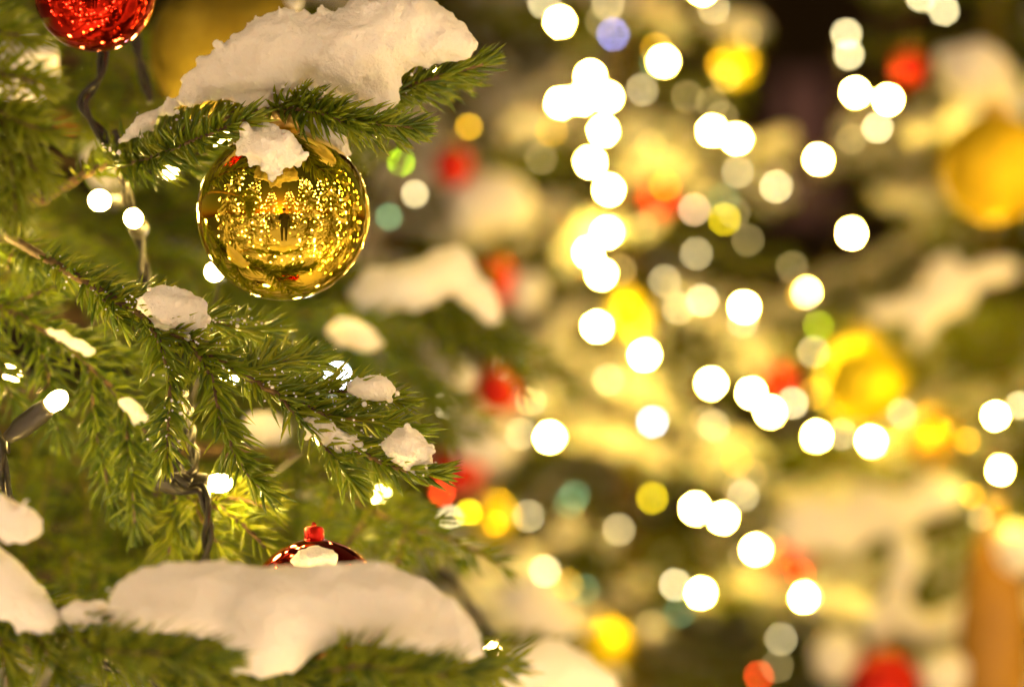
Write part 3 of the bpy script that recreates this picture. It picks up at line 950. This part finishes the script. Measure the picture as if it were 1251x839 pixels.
# ---- the baubles on the near fir
GN = 'baubles on the near fir'
bauble('bauble', 'shiny gold bauble with reflections, sharp, hanging under the snow cap', P(346, 262, 1.32), 105.5 * pm(1.32), GOLD_MIRROR, CAPMETAL, group=GN, segs=96, hang=.02)
bauble('bauble', 'shiny red bauble cut off at the top left corner', P(116, -10, 1.34), 74 * pm(1.34), RED_MIRROR, CAPRED, group=GN, segs=96)
bauble('bauble', 'matt gold bauble, blurred, behind the big snow cap', P(282, 62, 1.56), 98 * pm(1.56), GOLD_OLIVE, CAPMETAL, group=GN, segs=64)
bauble('bauble', 'dark red bauble mostly hidden behind the bottom snow slab', P(386, 742, 1.31), 84 * pm(1.31), RED_MIRROR, CAPRED, group=GN, segs=64, hang=.002, loop=.3, caps=.62, tilt=(-.04, .22, .97))
bauble('bauble', 'small blurred orange bauble behind the cable at the top left', P(84, 150, 1.75), 18 * pm(1.75), RED_SATIN, CAPRED, group=GN, segs=32)

# ---- cables and bulbs on the near fir
def twisted(mb, path, sgn, r=.0015, pitch=.045, gap=1.02):
    pts = smooth_path(path, 14)
    tot = 0
    A, B = [], []
    for i, p in enumerate(pts):
        d = (pts[min(i + 1, len(pts) - 1)] - pts[max(i - 1, 0)]).normalized()
        if i: tot += (p - pts[i - 1]).length
        ref = Vector((0, 1, 0)) if abs(d.y) < .9 else Vector((1, 0, 0))
        s = d.cross(ref).normalized(); c = d.cross(s)
        t = 2 * math.pi * tot / pitch
        off = (s * math.cos(t) + c * math.sin(t)) * (r * gap)
        A.append(p + off); B.append(p - off)
    mb.tube(A if sgn > 0 else B, r, 8)


def near_bulb(root, p, axis, kind='n', sock_len=.026):
    """glowing domed lens, clear collar and dark socket behind it"""
    axis = Vector(axis).normalized()
    r = .0042 if kind == 'n' else .0052
    b = MB()
    b.lathe(p, axis, [(.0001, -r * .9), (r * .8, -r * .9), (r * .98, -r * .2), (r, .2 * r), (r * .92, .75 * r), (r * .7, 1.15 * r), (r * .38, 1.42 * r), (.0001, 1.5 * r)], 20)
    o = b.build('bulb', EM['near' if kind == 'n' else 'cool'], root, p)
    if kind == 'c': o['label'] = 'cool white bulb'
    m = MB()
    s = p - axis * (r * .93)
    m.lathe(s, -axis, [(.0001, 0), (.0040, 0), (.0046, .002), (.0050, .006), (.0050, sock_len * .7), (.0036, sock_len * .85), (.0030, sock_len), (.0001, sock_len)], 16)
    m.build('socket', SOCKET, o, s)
    return s - axis * sock_len


def near_string(label, wires, bulbs):
    p0 = P(*wires[0][0])
    root = empty('light_string', p0); tag(root, label, 'string lights', 'light strings on the near fir')
    for q in wires:
        for sgn in (1, -1):
            w = MB(); twisted(w, px_path(q), sgn); w.build('cable', CABLE, root, P(*q[0]))
    for bp, ax, kind, wp in bulbs:
        e = near_bulb(root, P(*bp), ax, kind)
        wq = P(*wp)
        mid = (e + wq) * .5 + Vector((0, .004, -.004))
        w = MB(); w.tube(smooth_path([e, mid, wq], 6), .0009, 6)
        w.build('cable', CABLE, root, e)
    return root


near_string('dark twisted light cable hanging from the red bauble, two lit bulbs',
            [[(150, -40, 1.37), (128, 55, 1.37), (122, 95, 1.37), (102, 122, 1.37), (108, 142, 1.37), (136, 182, 1.37), (150, 215, 1.38), (158, 250, 1.40), (172, 300, 1.42), (178, 352, 1.42)],
             [(150, -60, 1.44), (163, 30, 1.44), (172, 80, 1.44), (184, 125, 1.44)],
             [(136, 182, 1.37), (146, 172, 1.365), (140, 160, 1.365)]],
            [((163, 267, 1.378), (0, -1, .2), 'n', (160, 252, 1.405)), ((122, 245, 1.5), (-.2, -1, 0), 'n', (150, 225, 1.55)),
             ((205, 206, 1.56), (0, -1, 0), 'n', (172, 190, 1.58)), ((268, 170, 1.5), (0, -1, 0), 'n', (240, 150, 1.55))])
near_string('light string at the left edge with a slanted lit bulb in a dark socket',
            [[(-30, 420, 1.40), (-18, 480, 1.36), (-6, 530, 1.33), (2, 545, 1.32), (4, 580, 1.32), (10, 605, 1.32), (20, 640, 1.34)]],
            [((68, 490, 1.30), (.75, -.25, .55), 'n', (8, 548, 1.32)), ((12, 459, 1.56), (-.2, -1, .1), 'n', (-20, 480, 1.5)),
             ((-60, 300, 1.38), (.3, -1, 0), 'n', (-30, 415, 1.40)), ((-50, 590, 1.33), (.5, -1, 0), 'n', (5, 590, 1.32))])  # these two hang outside the view, added to light the needles
near_string('knotted light cable under the sprig with a bulb shining sideways',
            [[(222, 480, 1.40), (216, 545, 1.36), (220, 580, 1.345), (238, 575, 1.345), (236, 550, 1.36), (228, 500, 1.40)],
             [(205, 592, 1.345), (225, 600, 1.34), (245, 596, 1.34), (252, 620, 1.34), (254, 645, 1.345), (250, 690, 1.36)],
             [(203, 588, 1.345), (215, 580, 1.335), (232, 590, 1.335)]],
            [((267, 590, 1.345), (1, -.1, .02), 'n', (215, 592, 1.345)), ((262, 332, 1.42), (0, -1, 0), 'n', (230, 500, 1.45)), ((280, 458, 1.44), (0, -1, 0), 'n', (230, 500, 1.45)), ((392, 530, 1.5), (0, -1, 0), 'n', (260, 620, 1.45))])  # last bulb is added behind the sprig to brighten what lies there
near_string('light string behind the sprig with one cool white bulb',
            [[(440, 300, 1.9), (420, 420, 1.86), (440, 520, 1.8), (470, 620, 1.72), (560, 720, 1.7), (605, 790, 1.7)]],
            [((413, 459, 1.72), (0, -1, 0), 'c', (425, 445, 1.8)), ((466, 606, 1.58), (0, -1, 0), 'n', (470, 600, 1.66)),
             ((528, 98, 1.80), (0, -1, 0), 'n', (440, 300, 1.9)), ((600, 797, 1.52), (0, -1, 0), 'n', (600, 790, 1.6)),
             ((400, 300, 1.66), (0, -1, 0), 'n', (440, 300, 1.9))])  # concealed behind the gold bauble, added as extra light
near_string('added light string low in the near fir, hidden by the snow slab',
            [[(-40, 760, 1.4), (100, 800, 1.36), (240, 850, 1.33), (420, 870, 1.35), (520, 860, 1.4)]],
            [((200, 745, 1.26), (0, -.5, -.3), 'n', (160, 815, 1.35)), ((505, 775, 1.25), (.3, -.3, .3), 'n', (520, 858, 1.40)), ((-30, 800, 1.32), (.3, -.3, .3), 'n', (-40, 762, 1.4))])  # none in view: behind the slab and off frame, added to light needles

# ================================================================== BEHIND THE CAMERA (mirrored in the bauble, and what lights the snow)
GBULB = [bulb_mesh(.017, EM['globe'], 12), bulb_mesh(.013, EM['globe_dim'], 12), bulb_mesh(.015, EM['globe_bright'], 12)]


def globe_tree(label, slabel, x, y, height, spread, seed, n, zlo, zhi, bulbs=None):
    t = conifer('fir_tree', label, x, y, height, spread, 84, .12, .6, seed)
    rnd = random.Random(seed)
    root = empty('light_string', (x, y, zlo)); tag(root, slabel, 'string lights', 'globe strings behind the camera')
    pts = []
    for k in range(n):
        z = zlo + (zhi - zlo) * k / n
        a = k * R(47) + rnd.uniform(-.2, .2)
        r = spread * (1 - z / height) ** .85 + .05
        pts.append(Vector((x + r * math.cos(a), y + r * math.sin(a), z)))
    w = MB(); w.tube([p + Vector((0, 0, .022)) for p in pts], .0012, 5); w.build('cable', CABLE, root, (x, y, zlo))
    for p in pts:
        link('bulb', rnd.choice(bulbs or GBULB), root, p)


globe_tree('tall snowy fir with globe lights standing right of the camera', 'globe light string wound on the fir right of the camera', 1.75, .75, 4.2, 1.1, 61, 100, .25, 3.6)
globe_tree('tall snowy fir with globe lights right behind the camera', 'globe light string wound on the fir right behind the camera', 1.55, -.75, 4.6, 1.15, 62, 100, .25, 3.9)
globe_tree('tall snowy fir with globe lights at the back left of the camera', 'globe light string wound on the fir at the back left', -1.45, -.35, 3.8, .95, 63, 70, .25, 3.2)
globe_tree('tall snowy fir with globe lights behind the photographer on the left', 'globe light string wound on the fir behind the photographer', -1.0, -2.9, 4.2, 1.1, 67, 70, .25, 3.7)
globe_tree('tall snowy fir with globe lights far behind the camera', 'globe light string wound on the tall fir far behind', .9, -3.0, 4.4, 1.2, 64, 70, .25, 3.9)
globe_tree('tall snowy fir with globe lights beyond the right edge of the photo', 'globe light string wound on the fir beyond the right edge', 1.62, 1.95, 4.0, .95, 68, 90, .25, 3.5, [bulb_mesh(.016, EM['globe_warm'], 12)])
globe_tree('tall snowy fir with globe lights left of the camera', 'globe light string wound on the fir left of the camera', -1.62, .85, 3.8, .85, 69, 60, .25, 3.3)
globe_tree('low snowy fir with globe lights below the right of the view', 'globe light string wound on the low fir below the view', .75, 1.25, 1.1, .45, 70, 34, .2, .95, [bulb_mesh(.016, EM['globe_warm'], 12)])
globe_tree('low snowy fir with globe lights under the camera on the right', 'globe light string wound on the low fir at the right', .52, .62, 1.22, .5, 65, 34, .2, 1.0)
globe_tree('low snowy fir with globe lights under the camera on the left', 'globe light string wound on the low fir at the left', -.42, .38, 1.15, .5, 66, 22, .2, .95)


def photographer():
    x, y = .10, -.80
    root = empty('person', (x, y, 0))
    tag(root, 'person in a dark coat and hat with arms raised behind the camera', 'person')
    V = [(0, 0, .95), (0, 0, 1.15), (0, 0, 1.38), (0, 0, 1.5), (0, .01, 1.62), (0, .01, 1.72),
         (-.19, 0, 1.42), (-.25, .1, 1.2), (-.08, .27, 1.3), (.19, 0, 1.42), (.25, .1, 1.2), (.1, .27, 1.3),
         (-.1, 0, .88), (-.11, .02, .48), (-.11, 0, .08), (-.12, .13, .03), (.1, 0, .88), (.11, .02, .48), (.11, 0, .08), (.12, .13, .03)]
    E = [(0, 1), (1, 2), (2, 3), (3, 4), (4, 5), (2, 6), (6, 7), (7, 8), (2, 9), (9, 10), (10, 11), (0, 12), (12, 13), (13, 14), (14, 15), (0, 16), (16, 17), (17, 18), (18, 19)]
    r = [.17, .16, .17, .06, .09, .085, .08, .055, .04, .08, .055, .04, .11, .075, .055, .04, .11, .075, .055, .04]
    me = bpy.data.meshes.new('t'); me.from_pydata(V, E, [])
    ob = bpy.data.objects.new('t', me); col.objects.link(ob)
    sk = ob.modifiers.new('k', 'SKIN')
    for i, q in enumerate(r): me.skin_vertices[0].data[i].radius = (q, q)
    me.skin_vertices[0].data[0].use_root = True
    sb = ob.modifiers.new('s', 'SUBSURF'); sb.levels = 2; sb.render_levels = 2
    out = bpy.data.meshes.new_from_object(ob.evaluated_get(bpy.context.evaluated_depsgraph_get()))
    bpy.data.objects.remove(ob); bpy.data.meshes.remove(me)
    out.materials.clear(); out.materials.append(COAT); out.materials.append(SKIN)
    for p in out.polygons:
        p.use_smooth = True
        z = p.center.z
        if 1.52 < z < 1.68 and p.center.y > .02: p.material_index = 1
    link('body', out, root, (x, y, 0))
    h = MB(); h.lathe((x, y + .005, 1.66), (0, 0, 1), [(.098, -.02), (.102, .02), (.092, .07), (.06, .11), (.001, .125)], 20)
    h.build('hat', HAT, root, (x, y, 1.66))


photographer()

# ================================================================== LIGHT, SKY, CAMERA
world = bpy.data.worlds.new('World'); scene.world = world; world.use_nodes = True
nt = world.node_tree
sky = nt.nodes.new('ShaderNodeTexSky'); sky.sky_type = 'NISHITA'; sky.sun_disc = False
sky.sun_elevation = R(3); sky.sun_rotation = R(180)
tint = nt.nodes.new('ShaderNodeMix'); tint.data_type = 'RGBA'; tint.blend_type = 'MULTIPLY'   # low cloud lit by town lamps
tint.inputs['Factor'].default_value = 1.0; tint.inputs['B'].default_value = (1.0, .66, .20, 1)
nt.links.new(sky.outputs['Color'], tint.inputs['A'])
nt.links.new(tint.outputs['Result'], nt.nodes['Background'].inputs['Color'])
nt.nodes['Background'].inputs['Strength'].default_value = .085

cd = bpy.data.cameras.new('camera'); cam = bpy.data.objects.new('camera', cd); col.objects.link(cam)
cam.location = CAM; cam.rotation_euler = (R(90), 0, 0)
cd.lens = 100; cd.sensor_width = 36; cd.sensor_fit = 'HORIZONTAL'
cd.clip_start = .05; cd.clip_end = 200
cd.dof.use_dof = True; cd.dof.focus_distance = 1.285; cd.dof.aperture_fstop = 3.8; cd.dof.aperture_blades = 0
scene.camera = cam
vs = scene.view_settings
vs.view_transform = 'Standard'; vs.look = 'None'; vs.exposure = .27; vs.gamma = 1; vs.use_curve_mapping = False
c = scene.cycles
c.use_denoising = True
try:
    c.denoiser = 'OPENIMAGEDENOISE'; c.denoising_input_passes = 'RGB_ALBEDO_NORMAL'; c.denoising_prefilter = 'ACCURATE'
except Exception as e:
    print(e)
c.use_adaptive_sampling = False
c.use_light_tree = True
c.max_bounces = 6; c.diffuse_bounces = 3; c.glossy_bounces = 4; c.transmission_bounces = 3
c.sample_clamp_indirect = 12; c.sample_clamp_direct = 0
c.caustics_reflective = False; c.caustics_refractive = False
c.blur_glossy = .2
